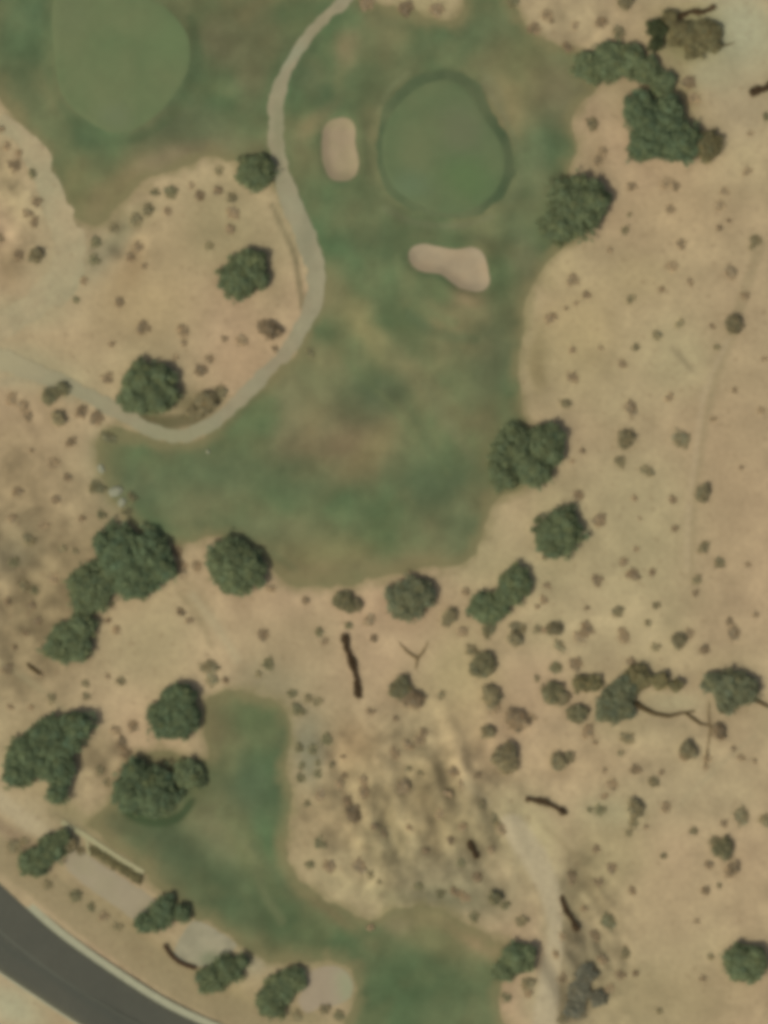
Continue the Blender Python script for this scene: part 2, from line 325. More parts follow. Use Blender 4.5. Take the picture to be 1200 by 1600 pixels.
TURF_LINES = [
    ([(590, 175, 3), (610, 138, 3), (640, 112, 3)], (112, 118, 84), .7), ([(755, 130, 3), (775, 160, 4), (792, 190, 3)], (118, 118, 88), .7),
    ([(792, 195, 3), (812, 235, 3), (814, 285, 3), (798, 320, 3)], (104, 112, 80), .6), ([(600, 325, 3), (650, 348, 4), (720, 352, 4), (770, 338, 3)], (108, 112, 82), .6),
    ([(74, 20, 6), (74, 90, 6), (88, 150, 7), (125, 195, 7), (180, 220, 7), (235, 205, 6), (285, 160, 6), (308, 90, 6), (298, 30, 6)], (82, 98, 67), .55),
    ([(560, 175, 3), (568, 215, 3), (572, 260, 3), (560, 295, 3)], (92, 102, 70), .5), ([(620, 400, 4), (628, 440, 5), (660, 480, 6), (710, 505, 6)], (104, 114, 78), .6),
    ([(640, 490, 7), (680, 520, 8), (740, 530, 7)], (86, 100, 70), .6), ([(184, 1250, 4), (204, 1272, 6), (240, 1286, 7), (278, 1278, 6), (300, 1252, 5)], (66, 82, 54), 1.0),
    ([(340, 1270, 6), (390, 1330, 7), (410, 1390, 6), (440, 1440, 6)], (106, 112, 78), .6), ([(395, 1320, 4), (440, 1380, 5), (470, 1410, 4)], (88, 100, 70), .5),
    ([(470, 1380, 4), (520, 1412, 5), (580, 1440, 4)], (84, 96, 66), .6), ([(505, 505, 5), (540, 560, 5), (600, 620, 5), (650, 680, 5), (700, 740, 5)], (100, 112, 76), .5),
    ([(660, 600, 6), (700, 660, 7), (740, 720, 6)], (112, 116, 82), .5), ([(640, 640, 6), (670, 690, 7), (690, 760, 7)], (90, 104, 72), .6),
    ([(440, 575, 4), (400, 620, 4), (350, 668, 4)], (92, 98, 68), .7), ([(500, 60, 5), (470, 110, 5), (455, 160, 5)], (84, 98, 68), .7), ([(330, 800, 5), (400, 850, 5), (460, 890, 5)], (92, 102, 70), .4),
]
TURF = [(a, b, c_, d, e, tuple(m_ + 1.12 * (v - m_) for v, m_ in zip(f, (102, 109, 75))), min(1, g_ * 1.1)) for a, b, c_, d, e, f, g_ in TURF]
def turf_colour(x, y, gd):
    n = fbm(x, y, 12, 103, 4)[..., None]; m = fbm(x, y, 9, 108, 3)[..., None]; k = fbm(x, y, 2.4, 115, 3)[..., None]
    col = alb((102, 109, 75)) * (1 + 0.16 * n) + m * (alb((112, 108, 78)) - alb((88, 106, 74))) * 1.2
    col = patches(col, x, y, TURF, 150)
    col = strokes(col, x, y, TURF_LINES)
    q = np.clip(fbm(x + .8 * y, y - .8 * x, 4.5, 133, 3), -.5, .5)[..., None]       # patchy wear
    col = col * (1 + 0.22 * q) + np.clip(fbm(x, y, 5, 141, 3), 0, 1)[..., None] * (alb((122, 116, 80)) - alb((98, 106, 74))) * .55
    col = col * (1 + 0.18 * k)
    e = (sstep(-2.6, 0.3, gd + 1.3 * fbm(x, y, 2.2, 90, 3)) * 0.9)[..., None]
    col = col * np.array([1.12, 1.06, 1.01])
    col = col * .88 + .12 * col.mean(-1, keepdims=True) * np.array([1.12, 1.1, .74])
    return np.clip(col * (1 - e) + alb((130, 120, 84)) * e, 0.01, .8)

def flat_colour(c1, c2, s=5, seed=1, amp=.06):
    def f(x, y, gd):
        n = np.clip(fbm(x, y, s, seed, 3) + .5, 0, 1)[..., None]
        return (alb(c1) * (1 - n) + alb(c2) * n) * (1 + amp * fbm(x, y, 1.2, seed + 9, 2)[..., None])
    return f

# ------------------------------------------------------------------ materials
def mat(name, colour=None, attr=None, rough=.95, fine=(0.35, 0.12), bump=0.0, bscale=6.0, obj_var=0.0, tone=False, fs=4.0, speck=False):
    m = bpy.data.materials.new(name); m.use_nodes = True
    N = m.node_tree.nodes; L = m.node_tree.links
    b = N['Principled BSDF']; b.inputs['Roughness'].default_value = rough
    b.inputs['Specular IOR Level'].default_value = 0.10
    if attr:
        a = N.new('ShaderNodeAttribute'); a.attribute_name = attr; src = a.outputs['Color']
    else:
        r = N.new('ShaderNodeRGB'); r.outputs[0].default_value = (*colour, 1); src = r.outputs[0]
    tc = N.new('ShaderNodeNewGeometry')
    no = N.new('ShaderNodeTexNoise'); no.inputs['Scale'].default_value = fs; no.inputs['Detail'].default_value = 6; no.inputs['Roughness'].default_value = .65
    L.new(tc.outputs['Position'], no.inputs['Vector'])
    mr = N.new('ShaderNodeMapRange'); mr.inputs['From Min'].default_value = .25; mr.inputs['From Max'].default_value = .75
    mr.inputs['To Min'].default_value = 1 - fine[0]; mr.inputs['To Max'].default_value = 1 + fine[0]
    L.new(no.outputs['Fac'], mr.inputs['Value'])
    vm = N.new('ShaderNodeVectorMath'); vm.operation = 'SCALE'
    L.new(src, vm.inputs[0]); L.new(mr.outputs[0], vm.inputs['Scale'])
    out = vm.outputs[0]
    if speck:           # litter and dry tufts on the bare soil
        s1 = N.new('ShaderNodeTexNoise'); s1.inputs['Scale'].default_value = .85; s1.inputs['Detail'].default_value = 3; s1.inputs['Roughness'].default_value = .6
        L.new(tc.outputs['Position'], s1.inputs['Vector'])
        sr = N.new('ShaderNodeMapRange'); sr.inputs['From Min'].default_value = .60; sr.inputs['From Max'].default_value = .72
        sr.inputs['To Min'].default_value = 0; sr.inputs['To Max'].default_value = .5
        L.new(s1.outputs['Fac'], sr.inputs['Value'])
        mx0 = N.new('ShaderNodeMix'); mx0.data_type = 'RGBA'; L.new(sr.outputs[0], mx0.inputs[0]); L.new(out, mx0.inputs[6])
        mx0.inputs[7].default_value = (.22, .16, .085, 1); out = mx0.outputs[2]
    if tone:
        a = N.new('ShaderNodeAttribute'); a.attribute_name = 'tone'
        v2 = N.new('ShaderNodeVectorMath'); v2.operation = 'MULTIPLY'
        L.new(out, v2.inputs[0]); L.new(a.outputs['Color'], v2.inputs[1]); out = v2.outputs[0]
    if obj_var:
        oi = N.new('ShaderNodeObjectInfo'); m2 = N.new('ShaderNodeMapRange')
        m2.inputs['To Min'].default_value = 1 - obj_var; m2.inputs['To Max'].default_value = 1 + obj_var
        L.new(oi.outputs['Random'], m2.inputs['Value'])
        v3 = N.new('ShaderNodeVectorMath'); v3.operation = 'SCALE'
        L.new(out, v3.inputs[0]); L.new(m2.outputs[0], v3.inputs['Scale']); out = v3.outputs[0]
    L.new(out, b.inputs['Base Color'])
    if tone:            # thin leaves let some light through
        tr = N.new('ShaderNodeBsdfTranslucent'); mx_ = N.new('ShaderNodeMixShader'); mx_.inputs[0].default_value = .35
        L.new(out, tr.inputs[0]); L.new(b.outputs[0], mx_.inputs[1]); L.new(tr.outputs[0], mx_.inputs[2])
        L.new(mx_.outputs[0], N['Material Output'].inputs['Surface'])
    if bump:
        bn = N.new('ShaderNodeTexNoise'); bn.inputs['Scale'].default_value = bscale; bn.inputs['Detail'].default_value = 5
        L.new(tc.outputs['Position'], bn.inputs['Vector'])
        bp = N.new('ShaderNodeBump'); bp.inputs['Strength'].default_value = bump; bp.inputs['Distance'].default_value = .15
        L.new(bn.outputs['Fac'], bp.inputs['Height']); L.new(bp.outputs[0], b.inputs['Normal'])
    return m

M_SOIL = mat('sandy_soil', attr='surface', fine=(.13, 0), bump=.6, bscale=2.2, fs=1.3, speck=True)
M_TURF = mat('turf', attr='surface', fine=(.09, 0), bump=.35, bscale=3.0, fs=1.6)
M_GREEN = mat('mown_green', attr='surface', fine=(.04, 0), bump=.08, bscale=3.0, fs=1.5)
M_SAND = mat('bunker_sand', attr='surface', fine=(.04, 0), bump=.15, bscale=3.0, fs=1.5)
M_PATH = mat('worn_concrete', attr='surface', fine=(.07, 0), bump=.1, bscale=5, fs=2.0)
M_ROAD = mat('asphalt', attr='surface', fine=(.07, 0), bump=.1, bscale=8, fs=1.2, rough=.85)
M_KERB = mat('pale_concrete', colour=alb((166, 160, 130)), fine=(.10, 0), fs=1.0)
M_PAINT = mat('worn_paint', colour=alb((106, 106, 90)), fine=(.2, 0), fs=2.0)
M_TIMBER = mat('dark_timber', colour=alb((72, 54, 38)), fine=(.2, 0), fs=3.0, bump=.3)
M_ROCK = mat('pale_rock', colour=alb((150, 146, 120)), fine=(.12, 0), fs=2.0, bump=.5)
M_STRIP = mat('pale_strip', colour=alb((172, 162, 122)), fine=(.10, 0), fs=1.5)
M_BARK = mat('bark', colour=(.10, .075, .05), fine=(.2, 0), fs=4, bump=.4)
M_TWIG = mat('weathered_wood', colour=alb((122, 102, 70)), fine=(.2, 0), fs=3, bump=.3)
M_DEAD = mat('dead_wood', colour=alb((88, 72, 46)), fine=(.2, 0), fs=3, bump=.3)
def leafmat(n, c, v=.0):
    return mat(n, colour=c, fine=(.22, 0), fs=1.1, tone=True, obj_var=v, rough=.9)
M_LEAF = {
    'green': leafmat('leaves_dark_green', (.185, .225, .110), .05),
    'deep': leafmat('leaves_deep_green', (.160, .208, .104), .05),
    'sage': leafmat('leaves_sage', (.235, .230, .150), .03),
    'dark': leafmat('leaves_blackish_green', (.085, .100, .045), .03),
    'olive': leafmat('leaves_olive', (.235, .212, .100), .08),
    'grey': leafmat('leaves_grey_green', (.215, .228, .124), .06),
    'b': leafmat('scrub_brown', (.370, .290, .165), .22),
    'o': leafmat('scrub_olive', (.320, .280, .150), .18),
    'g': leafmat('scrub_green', (.260, .245, .128), .10),
    'd': leafmat('scrub_dry_dark', (.120, .082, .042), .08),
}

# ------------------------------------------------------------------ mesh from numpy
def link(name, me, m=None, parent=None):
    o = bpy.data.objects.new(name, me); C.objects.link(o)
    if m: me.materials.append(m)
    if parent: o.parent = parent
    return o
def tag(o, label=None, cat=None, group=None, kind=None):
    if label: o['label'] = label
    if cat: o['category'] = cat
    if group: o['group'] = group
    if kind: o['kind'] = kind
    return o
def mesh_np(name, V, F, col=None, attr='surface', smooth=True):
    me = bpy.data.meshes.new(name)
    F = np.asarray(F, np.int32); k = F.shape[1]
    me.vertices.add(len(V)); me.vertices.foreach_set('co', np.asarray(V, np.float32).ravel())
    me.loops.add(F.size); me.loops.foreach_set('vertex_index', F.ravel())
    me.polygons.add(len(F)); me.polygons.foreach_set('loop_start', np.arange(0, F.size, k, dtype=np.int32))
    me.polygons.foreach_set('loop_total', np.full(len(F), k, np.int32))
    if smooth: me.polygons.foreach_set('use_smooth', np.ones(len(F), bool))
    me.update(calc_edges=True)
    if col is not None:
        a = me.color_attributes.new(attr, 'FLOAT_COLOR', 'POINT')
        c = np.ones((len(V), 4), np.float32); c[:, :3] = col
        a.data.foreach_set('color', c.ravel())
    me.validate()
    return me

# lattice triangles clipped by a signed distance field (negative inside)
idx = np.arange(NX * NY).reshape(NY, NX)
A0, A1, A2, A3 = idx[:-1, :-1].ravel(), idx[:-1, 1:].ravel(), idx[1:, 1:].ravel(), idx[1:, :-1].ravel()
TRIS = np.vstack([np.c_[A0, A1, A2], np.c_[A0, A2, A3]])
XF, YF, ZF = LX.ravel(), LY.ravel(), LZ.ravel()
def sheet(name, sd, off, colf, m, gd=None, flat=None):
    s = sd.ravel(); st = s[TRIS]
    n_in = (st < 0).sum(1)
    full = TRIS[n_in == 3]; part = TRIS[(n_in > 0) & (n_in < 3)]
    verts = []; vmap = {}; ed = {}
    ids = np.unique(full); remap = {int(v): i for i, v in enumerate(ids)}
    lut = np.full(NX * NY, -1, int); lut[ids] = np.arange(len(ids))
    V = [np.c_[XF[ids], YF[ids], ZF[ids]]]; n = len(ids)
    extra = []; faces = [lut[full]]; nf = []
    def gv(a):
        nonlocal n
        if lut[a] < 0:
            lut[a] = n; n += 1; extra.append((XF[a], YF[a], ZF[a]))
        return int(lut[a])
    def ge(a, b):
        nonlocal n
        k = (a, b) if a < b else (b, a)
        if k not in ed:
            t = s[k[0]] / (s[k[0]] - s[k[1]])
            extra.append((XF[k[0]] + t * (XF[k[1]] - XF[k[0]]), YF[k[0]] + t * (YF[k[1]] - YF[k[0]]), ZF[k[0]] + t * (ZF[k[1]] - ZF[k[0]])))
            ed[k] = n; n += 1
        return ed[k]
    for tri in part.tolist():
        poly = []
        for i in range(3):
            a, b = tri[i], tri[(i + 1) % 3]
            if s[a] < 0: poly.append(gv(a))
            if (s[a] < 0) != (s[b] < 0): poly.append(ge(a, b))
        for i in range(1, len(poly) - 1): nf.append((poly[0], poly[i], poly[i + 1]))
    V = np.vstack(V + [np.array(extra)]) if extra else V[0]
    F = np.vstack([faces[0], np.array(nf, int)]) if nf else faces[0]
    if flat is not None: V[:, 2] = flat
    g = np.zeros(len(V)) if gd is None else gd(V[:, 0], V[:, 1])
    col = colf(V[:, 0], V[:, 1], g)
    V[:, 2] += off
    return link(name, mesh_np(name, V, F, col), m)

# ------------------------------------------------------------------ ground
P_A, P_B = smooth_poly(GRASS_A, n=3), smooth_poly(GRASS_B, n=3)
def grass_sdf(x, y):
    d = np.minimum(sdf_poly(x, y, P_A), sdf_poly(x, y, P_B))
    return d + 0.8 * fbm(x, y, 3.4, 201, 4) + .45 * fbm(x, y, 1.3, 207, 2)
GD = grass_sdf(LX, LY)
ext = np.array([72, 80, 95, 120, 160, 230, 350, 600, 1200, 3000, 9000.])
ex = np.concatenate([-ext[::-1], gx, ext]); ey = np.concatenate([-(ext[::-1] + 20), gy, ext + 20])
EX, EY = np.meshgrid(ex, ey)
EZ = height(EX, EY)
k = len(ext)
EZ[k:k + NY, k:k + NX] = LZ
gdE = np.full(EX.shape, 50.0); gdE[k:k + NY, k:k + NX] = GD
colE = soil_colour(EX.ravel(), EY.ravel(), gdE.ravel())
nx, ny = len(ex), len(ey)
ii = np.arange(nx * ny).reshape(ny, nx)
a0, a1, a2, a3 = ii[:-1, :-1].ravel(), ii[:-1, 1:].ravel(), ii[1:, 1:].ravel(), ii[1:, :-1].ravel()
g = link('ground', mesh_np('ground', np.c_[EX.ravel(), EY.ravel(), EZ.ravel()], np.vstack([np.c_[a0, a1, a2], np.c_[a0, a2, a3]]), colE), M_SOIL)
tag(g, kind='structure')

tag(sheet('grass', GD, .03, turf_colour, M_TURF, gd=grass_sdf), kind='stuff')
nz = 0.12 * fbm(LX, LY, 1.5, 301, 2)
tag(sheet('green_collar', sdf_poly(LX, LY, P_C2) + nz * 5, .045, flat_colour((82, 95, 66), (104, 110, 77), 5, 3), M_TURF),
    'narrow ring of darker mown grass around the eastern putting green', 'collar')
def g1c(x, y, gd):
    c = flat_colour((103, 115, 78), (113, 119, 82), 5, 5, .07)(x, y, gd)
    return patches(c, x, y, [(180, 185, 30, 22, 0, (112, 118, 86), .7), (270, 60, 30, 40, 0, (108, 122, 82), .6), (110, 20, 30, 40, 0, (110, 116, 82), .5)], 7)
def g2c(x, y, gd):
    c = flat_colour((98, 111, 76), (108, 114, 79), 5, 6, .07)(x, y, gd)
    return patches(c, x, y, [(725, 200, 34, 44, 20, (110, 112, 82), .8), (640, 235, 26, 32, 0, (114, 118, 82), .7), (640, 290, 30, 22, 0, (106, 120, 88), .6), (730, 280, 44, 34, 0, (98, 116, 74), .7)], 7)
tag(sheet('putting_green', sdf_poly(LX, LY, P_G1) + nz, .05, g1c, M_GREEN), 'smooth pale green putting green cut off by the northern edge of the view', 'putting green', 'putting greens')
tag(sheet('putting_green', sdf_poly(LX, LY, P_G2) + nz, .06, g2c, M_GREEN), 'smooth pear-shaped putting green inside a dark grass collar', 'putting green', 'putting greens')
tag(sheet('sand_bunker', sdf_poly(LX, LY, P_B1) + nz, .06, flat_colour((164, 142, 114), (158, 142, 108), 3, 8, .08), M_SAND), 'peanut-shaped sand bunker standing upright beside the cart path', 'bunker', 'sand bunkers')
tag(sheet('sand_bunker', sdf_poly(LX, LY, P_B2) + nz, .06, flat_colour((170, 148, 117), (162, 144, 116), 3, 9, .08), M_SAND), 'boot-shaped sand bunker lying south of the collared putting green', 'bunker', 'sand bunkers')
tag(sheet('sand_bunker', sdf_poly(LX, LY, smooth_poly(PAD_ROUND)) + nz * 2, .05, lambda x, y, gd: patches(flat_colour((160, 142, 116), (164, 146, 120), 3, 8)(x, y, gd), x, y, [(538, 1540, 20, 30, 0, (152, 150, 116), .9)], 3), M_SAND),
    'round pale sand pad with a greenish rim south of the lower lawn', 'bunker', 'sand bunkers')
tag(sheet('gravel_pad', sdf_poly(LX, LY, smooth_poly(PAD_ROCK)) + nz * 4, .05, lambda x, y, gd: patches(flat_colour((150, 141, 114), (170, 158, 128), 2.5, 8, .2)(x, y, gd), x, y, [(325, 1500, 18, 10, 0, (128, 130, 100), .8)], 3), M_SAND),
    'angular pale gravel patch enclosed by the dark timber arc', 'gravel pad')
tag(sheet('gravel_pad', sdf_poly(LX, LY, smooth_poly(PAD_LONG)) + nz * 3, .05, flat_colour((164, 148, 120), (160, 146, 116), 3, 12, .06), M_SAND),
    'long pale gravel strip running parallel to the road', 'gravel pad')
psd = sdf_line(LX, LY, PATH) + 0.1 + 0.6 * fbm(LX, LY, 1.4, 320, 2)
def pcol(x, y, gd):
    c = flat_colour((158, 144, 114), (154, 146, 116), 4, 14, .14)(x, y, gd)
    return patches(c, x, y, [(460, 85, 10, 36, -40, (154, 152, 122), .8), (500, 45, 20, 40, -40, (146, 134, 104), .7), (480, 370, 16, 50, 0, (140, 134, 106), .6), (275, 680, 60, 20, 0, (148, 142, 108), .7), (430, 560, 30, 60, 40, (150, 136, 108), .7),
                                (0, 565, 110, 40, 0, (170, 156, 121), 1.0), (140, 615, 60, 30, -20, (158, 148, 116), .7), (300, 675, 60, 20, 0, (152, 144, 112), .6), (435, 200, 14, 60, 0, (138, 132, 100), .7)], 5)
tag(sheet('cart_path', psd, .075, pcol, M_PATH), kind='structure')
tag(sheet('gravel_track', sdf_line(LX, LY, TRACK) + 1.8 * fbm(LX, LY, 3.5, 330, 4), .05, flat_colour((178, 158, 122), (168, 155, 120), 6, 16, .16), M_SOIL), kind='structure')

# ------------------------------------------------------------------ road with pavements
def band(name, pts, o0, o1, z0, z1, m, dash=None):      # strip of box section beside a line, offsets in metres to its left
    P = smooth_poly(pts, False)
    T = np.gradient(P, axis=0); T /= np.linalg.norm(T, axis=1)[:, None]
    Nn = np.c_[-T[:, 1], T[:, 0]]
    a = P + Nn * o0; b = P + Nn * o1
    n = len(P); V = []; F = []
    for q, z in ((a, z0), (a, z1), (b, z1), (b, z0)): V += [(x, y, z) for x, y in q]
    for i in range(n - 1):
        for r in range(3):
            F.append((r * n + i, r * n + i + 1, (r + 1) * n + i + 1, (r + 1) * n + i))
    me = bpy.data.meshes.new(name); me.from_pydata(V, [], F); me.update()
    return link(name, me, m)
def roadc(x, y, gd):
    c = flat_colour((84, 82, 70), (88, 85, 72), 8, 18, .05)(x, y, gd)
    b = smooth_poly(ROAD_OUT, False)
    d = seg_dist(x, y, b, False)
    e = (0.5 * (1 - sstep(.1, 1.1, d)) + .35 * np.exp(-((d - 4.6) / .35) ** 2) * 0)[..., None]
    c = c * (1 - e) + alb((104, 98, 76)) * e
    e = (0.5 * np.exp(-((d - 3.6 + .3 * fbm(x, y, 9, 4, 2)) / .5) ** 2))[..., None]
    return c * (1 - e) + alb((76, 78, 68)) * e
r = sheet('road', road_sdf(LX, LY), .03, roadc, M_ROAD)
tag(r, kind='structure')
p = band('pavement', KERB_IN, 0.16, 1.15, -.1, .13, M_KERB); tag(p, kind='structure')
p = band('kerb', KERB_IN, 0.0, 0.155, -.1, .15, M_KERB); tag(p, kind='structure')
p = band('kerb', ROAD_OUT, -0.35, 0.0, -.1, .14, M_KERB); tag(p, kind='structure')
p = band('lane_marking', [(-140, 1355), (-60, 1410), (0, 1456), (50, 1496), (100, 1532), (160, 1568), (215, 1600), (300, 1645)], -.07, .07, .031, .036, M_PAINT); tag(p, kind='structure')

# ------------------------------------------------------------------ leafy meshes
def leaf_quads(rng, P, size, out, flat=.9):
    n = len(P)
    nrm = out * .8 + rng.normal(0, .5, (n, 3)); nrm[:, 2] += flat
    nrm /= np.linalg.norm(nrm, axis=1)[:, None] + 1e-9
    r = rng.normal(0, 1, (n, 3)); u = np.cross(nrm, r); u /= np.linalg.norm(u, axis=1)[:, None] + 1e-9
    v = np.cross(nrm, u)
    s = (size * rng.uniform(.6, 1.35, n))[:, None]; s2 = s * rng.uniform(.5, .9, n)[:, None]
    V = np.empty((n, 4, 3))
    V[:, 0] = P + u * s; V[:, 1] = P + v * s2; V[:, 2] = P - u * s; V[:, 3] = P - v * s2
    return V.reshape(-1, 3), np.arange(n * 4).reshape(n, 4)

def crown_mesh(name, lobes, h, dens, size, seed, bare=.0, tone_amp=.13, gap=.12):
    """lobes: (x, y, r) metres; clumps of leaves spread through the upper volume of the lobes"""
    rng = np.random.default_rng(seed)
    PP = []; OO = []; TT = []
    for (lx, ly, lr) in lobes:
        ncl = max(7, int(13 * (lr / .62) ** 1.5))
        ph = rng.uniform(0, 6.28, 4)
        for k in range(ncl):
            a = rng.uniform(0, 2 * math.pi); rr = math.sqrt(rng.uniform(0, 1))
            wob = 1 + .10 * math.sin(2 * a + ph[0]) + .09 * math.sin(3 * a + ph[1]) + .08 * math.sin(5 * a + ph[2]) + .05 * math.sin(9 * a + ph[3])
            # gaps come in groups, so that the crown has bays and holes
            if rng.uniform() < gap * (1 + 1.6 * math.sin(4 * a + 5 * rr + ph[1])): continue
            stray = rng.uniform() < .13
            if stray: rr = rng.uniform(.98, 1.2)
            ed = min(1, rr)
            rr *= lr * wob * .93
            x_, y_ = lx + math.cos(a) * rr, ly + math.sin(a) * rr
            lump = math.sin(x_ * 1.7 + ph[2]) * math.sin(y_ * 1.9 + ph[3])
            hh = h * (.26 + .66 * math.sqrt(max(0, 1 - (ed * .97) ** 2))) * (1 + .10 * lump) * rng.uniform(.88, 1.04)
            c = np.array([x_, y_, hh])
            cr = rng.uniform(.24, .62) * min(1, .35 + lr / 4) * (.75 if stray else 1)
            m = max(5, int(dens * cr * cr * (.45 if stray else 1.0)))
            d = rng.normal(0, 1, (m, 3)); d /= np.linalg.norm(d, axis=1)[:, None]
            d[:, 2] = np.abs(d[:, 2]) * .8 - .15
            rad = cr * rng.uniform(.4, 1.35, m)[:, None]
            PP.append(c + d * rad * np.array([1, 1, .6])); OO.append(d)
            t = 1 + tone_amp * (rng.normal(0, .6) + .9 * math.sin(x_ * .9 + ph[0]) * math.sin(y_ * 1.1 + ph[1])); gsh = rng.normal(0, .04)
            TT.append(np.tile([t * (1 + gsh), t, t * (1 - gsh)], (m, 1)) * (1 + .14 * rng.normal(0, 1, (m, 1))))
        # skirt of inner leaves so the crown is closed where it is thick
        m = int(dens * lr * lr * .9)
        a = rng.uniform(0, 2 * math.pi, m); q = np.sqrt(rng.uniform(0, 1, m)) * .9
        z = h * (.25 + .6 * np.sqrt(1 - q ** 2)) * rng.uniform(.6, 1.0, m)
        PP.append(np.c_[lx + np.cos(a) * q * lr, ly + np.sin(a) * q * lr, z])
        OO.append(np.tile([0, 0, 1.], (m, 1))); TT.append(np.clip(1 + .18 * rng.normal(0, 1, (m, 1)), .5, 1.5) * np.ones((1, 3)))
    P = np.vstack(PP); O = np.vstack(OO); T = np.clip(np.vstack(TT), .35, 1.8)
    V, F = leaf_quads(rng, P, size, O)
    V[:, 2] = np.maximum(V[:, 2], .06)
    return mesh_np(name, V, F, np.repeat(T, 4, axis=0), 'tone', smooth=False)

def tube(V, F, a, b, ra, rb, n=7):
    a = np.array(a, float); b = np.array(b, float); d = b - a; d /= np.linalg.norm(d) + 1e-9
    u = np.cross(d, [0, 0, 1.] if abs(d[2]) < .9 else [1., 0, 0]); u /= np.linalg.norm(u); v = np.cross(d, u)
    s = len(V)
    for c, r in ((a, ra), (b, rb)):
        for k in range(n):
            t = 2 * math.pi * k / n; V.append(tuple(c + r * (u * math.cos(t) + v * math.sin(t))))
    for k in range(n): F.append((s + k, s + (k + 1) % n, s + n + (k + 1) % n, s + n + k))
    F.append(tuple(s + n + k for k in range(n)))

def trunk_mesh(name, lobes, h, seed, r0=None):
    rnd = random.Random(seed); V = []; F = []
    cx = sum(l[0] for l in lobes) / len(lobes); cy = sum(l[1] for l in lobes) / len(lobes)
    R = max(l[2] for l in lobes); r0 = r0 or max(.05, R * .055)
    fork = (cx + rnd.uniform(-.1, .1) * R, cy + rnd.uniform(-.1, .1) * R, h * .28)
    tube(V, F, (cx, cy, -.15), fork, r0 * 1.25, r0)
    for (lx, ly, lr) in lobes:
        for k in range(3):
            a = rnd.uniform(0, 6.28)
            e = (lx + math.cos(a) * lr * .45, ly + math.sin(a) * lr * .45, h * rnd.uniform(.5, .62))
            mid = tuple((fork[i] + e[i]) / 2 + (.1 * h if i == 2 else 0) for i in range(3))
            tube(V, F, fork, mid, r0 * .7, r0 * .45); tube(V, F, mid, e, r0 * .45, r0 * .18)
    me = bpy.data.meshes.new(name); me.from_pydata(V, [], F); me.update()
    return me

def tree(lobes_px, kind, label, cat, h=None, group=None, name='tree', parts=('trunk', 'crown'), dens=190, size=.19, shift=(-4, 4), k=.96, seed=[11], gap=.10):
    seed[0] += 1
    cx = sum(l[0] for l in lobes_px) / len(lobes_px) + shift[0]; cy = sum(l[1] for l in lobes_px) / len(lobes_px) + shift[1]
    X, Y = W(cx, cy)
    lob = [((l[0] + shift[0] - cx) / 10, -(l[1] + shift[1] - cy) / 10, l[2] / 10 * k) for l in lobes_px]
    R = max(l[2] for l in lob)
    h = h or min(5.0, .9 + R * .78)
    o = bpy.data.objects.new(name, None); C.objects.link(o); o.location = (X, Y, zat(X, Y)); o.empty_display_size = .5
    tag(o, label, cat, group)
    link(parts[0], trunk_mesh(parts[0], lob, h, seed[0]), M_BARK, o)
    link(parts[1], crown_mesh(parts[1], lob, h, dens, size, seed[0], gap=gap), M_LEAF[kind], o)
    return o

LM = []     # landmarks (phrase, px, py)
def T(phrase, lobes, kind, extra, **kw):
    cx = sum(l[0] for l in lobes) / len(lobes); cy = sum(l[1] for l in lobes) / len(lobes)
    LM.append((phrase, cx, cy))
    tree(lobes, kind, f'{extra} {phrase}' if extra else phrase, 'tree', **kw)

T('small round tree touching the cart path', [(402, 266, 30)], 'green', 'dark,')
T('tree alone on the sand island', [(378, 432, 34), (396, 408, 24), (408, 432, 16)], 'green', 'ragged green')
T('tree inside the cart path bend', [(228, 598, 38), (255, 615, 28), (258, 585, 20), (215, 620, 24)], 'green', 'full dark green')
T('round tree on the fairway\'s northeast edge', [(905, 318, 50), (885, 342, 38), (928, 310, 28)], 'green', 'big')
T('biggest dark tree of the northeast clump', [(1005, 170, 30), (1030, 200, 44), (1068, 222, 32), (1010, 225, 26), (1050, 165, 20)], 'deep', '')
T('bushy tree at the northeast clump\'s tip', [(1108, 224, 24)], 'olive', 'brown-tinged')
T('spreading tree northwest of the dark clump', [(925, 100, 26), (958, 92, 34), (990, 92, 26), (1015, 108, 24), (1038, 128, 22)], 'green', '', gap=.22, h=2.8)
T('slim dark tree near the northern edge', [(1031, 42, 17), (1028, 66, 12)], 'dark', '')
T('sprawling olive tree near the northern edge', [(1070, 50, 22), (1105, 50, 26), (1088, 72, 18), (1050, 25, 14), (1120, 68, 12)], 'olive', '', gap=.34, h=2.2)
T('ragged tree on the fairway\'s east edge', [(805, 700, 38), (852, 688, 32), (790, 735, 26), (838, 728, 32), (868, 705, 18)], 'green', 'grey-green')
T('round tree standing just below the ragged tree', [(873, 834, 38), (885, 815, 26)], 'green', 'full')
T('upper tree of the joined pair', [(808, 908, 28), (798, 925, 20)], 'green', '')
T('lower tree of the joined pair', [(762, 946, 26), (782, 945, 20)], 'green', '')
T('round tree at the fairway\'s southern tip', [(640, 934, 34), (655, 922, 26)], 'grey', '')
T('round tree on the fairway\'s southwest edge', [(368, 878, 44), (395, 885, 26), (375, 905, 24)], 'green', 'broad')
T('largest tree of the western clump', [(195, 860, 44), (235, 868, 44), (215, 900, 36), (165, 845, 18), (262, 885, 20)], 'deep', '')
T('middle tree of the western clump', [(148, 912, 40), (140, 930, 26)], 'green', '')
T('oval tree below the western clump', [(108, 1000, 34), (132, 975, 24), (130, 1008, 20)], 'green', '')
T('egg-shaped tree beside the lower lawn', [(272, 1118, 38), (285, 1088, 26), (292, 1115, 26)], 'deep', 'dark')
T('huge tree on the western margin', [(48, 1180, 38), (88, 1155, 42), (125, 1130, 26), (95, 1195, 30), (95, 1235, 18), (28, 1205, 20)], 'deep', '')
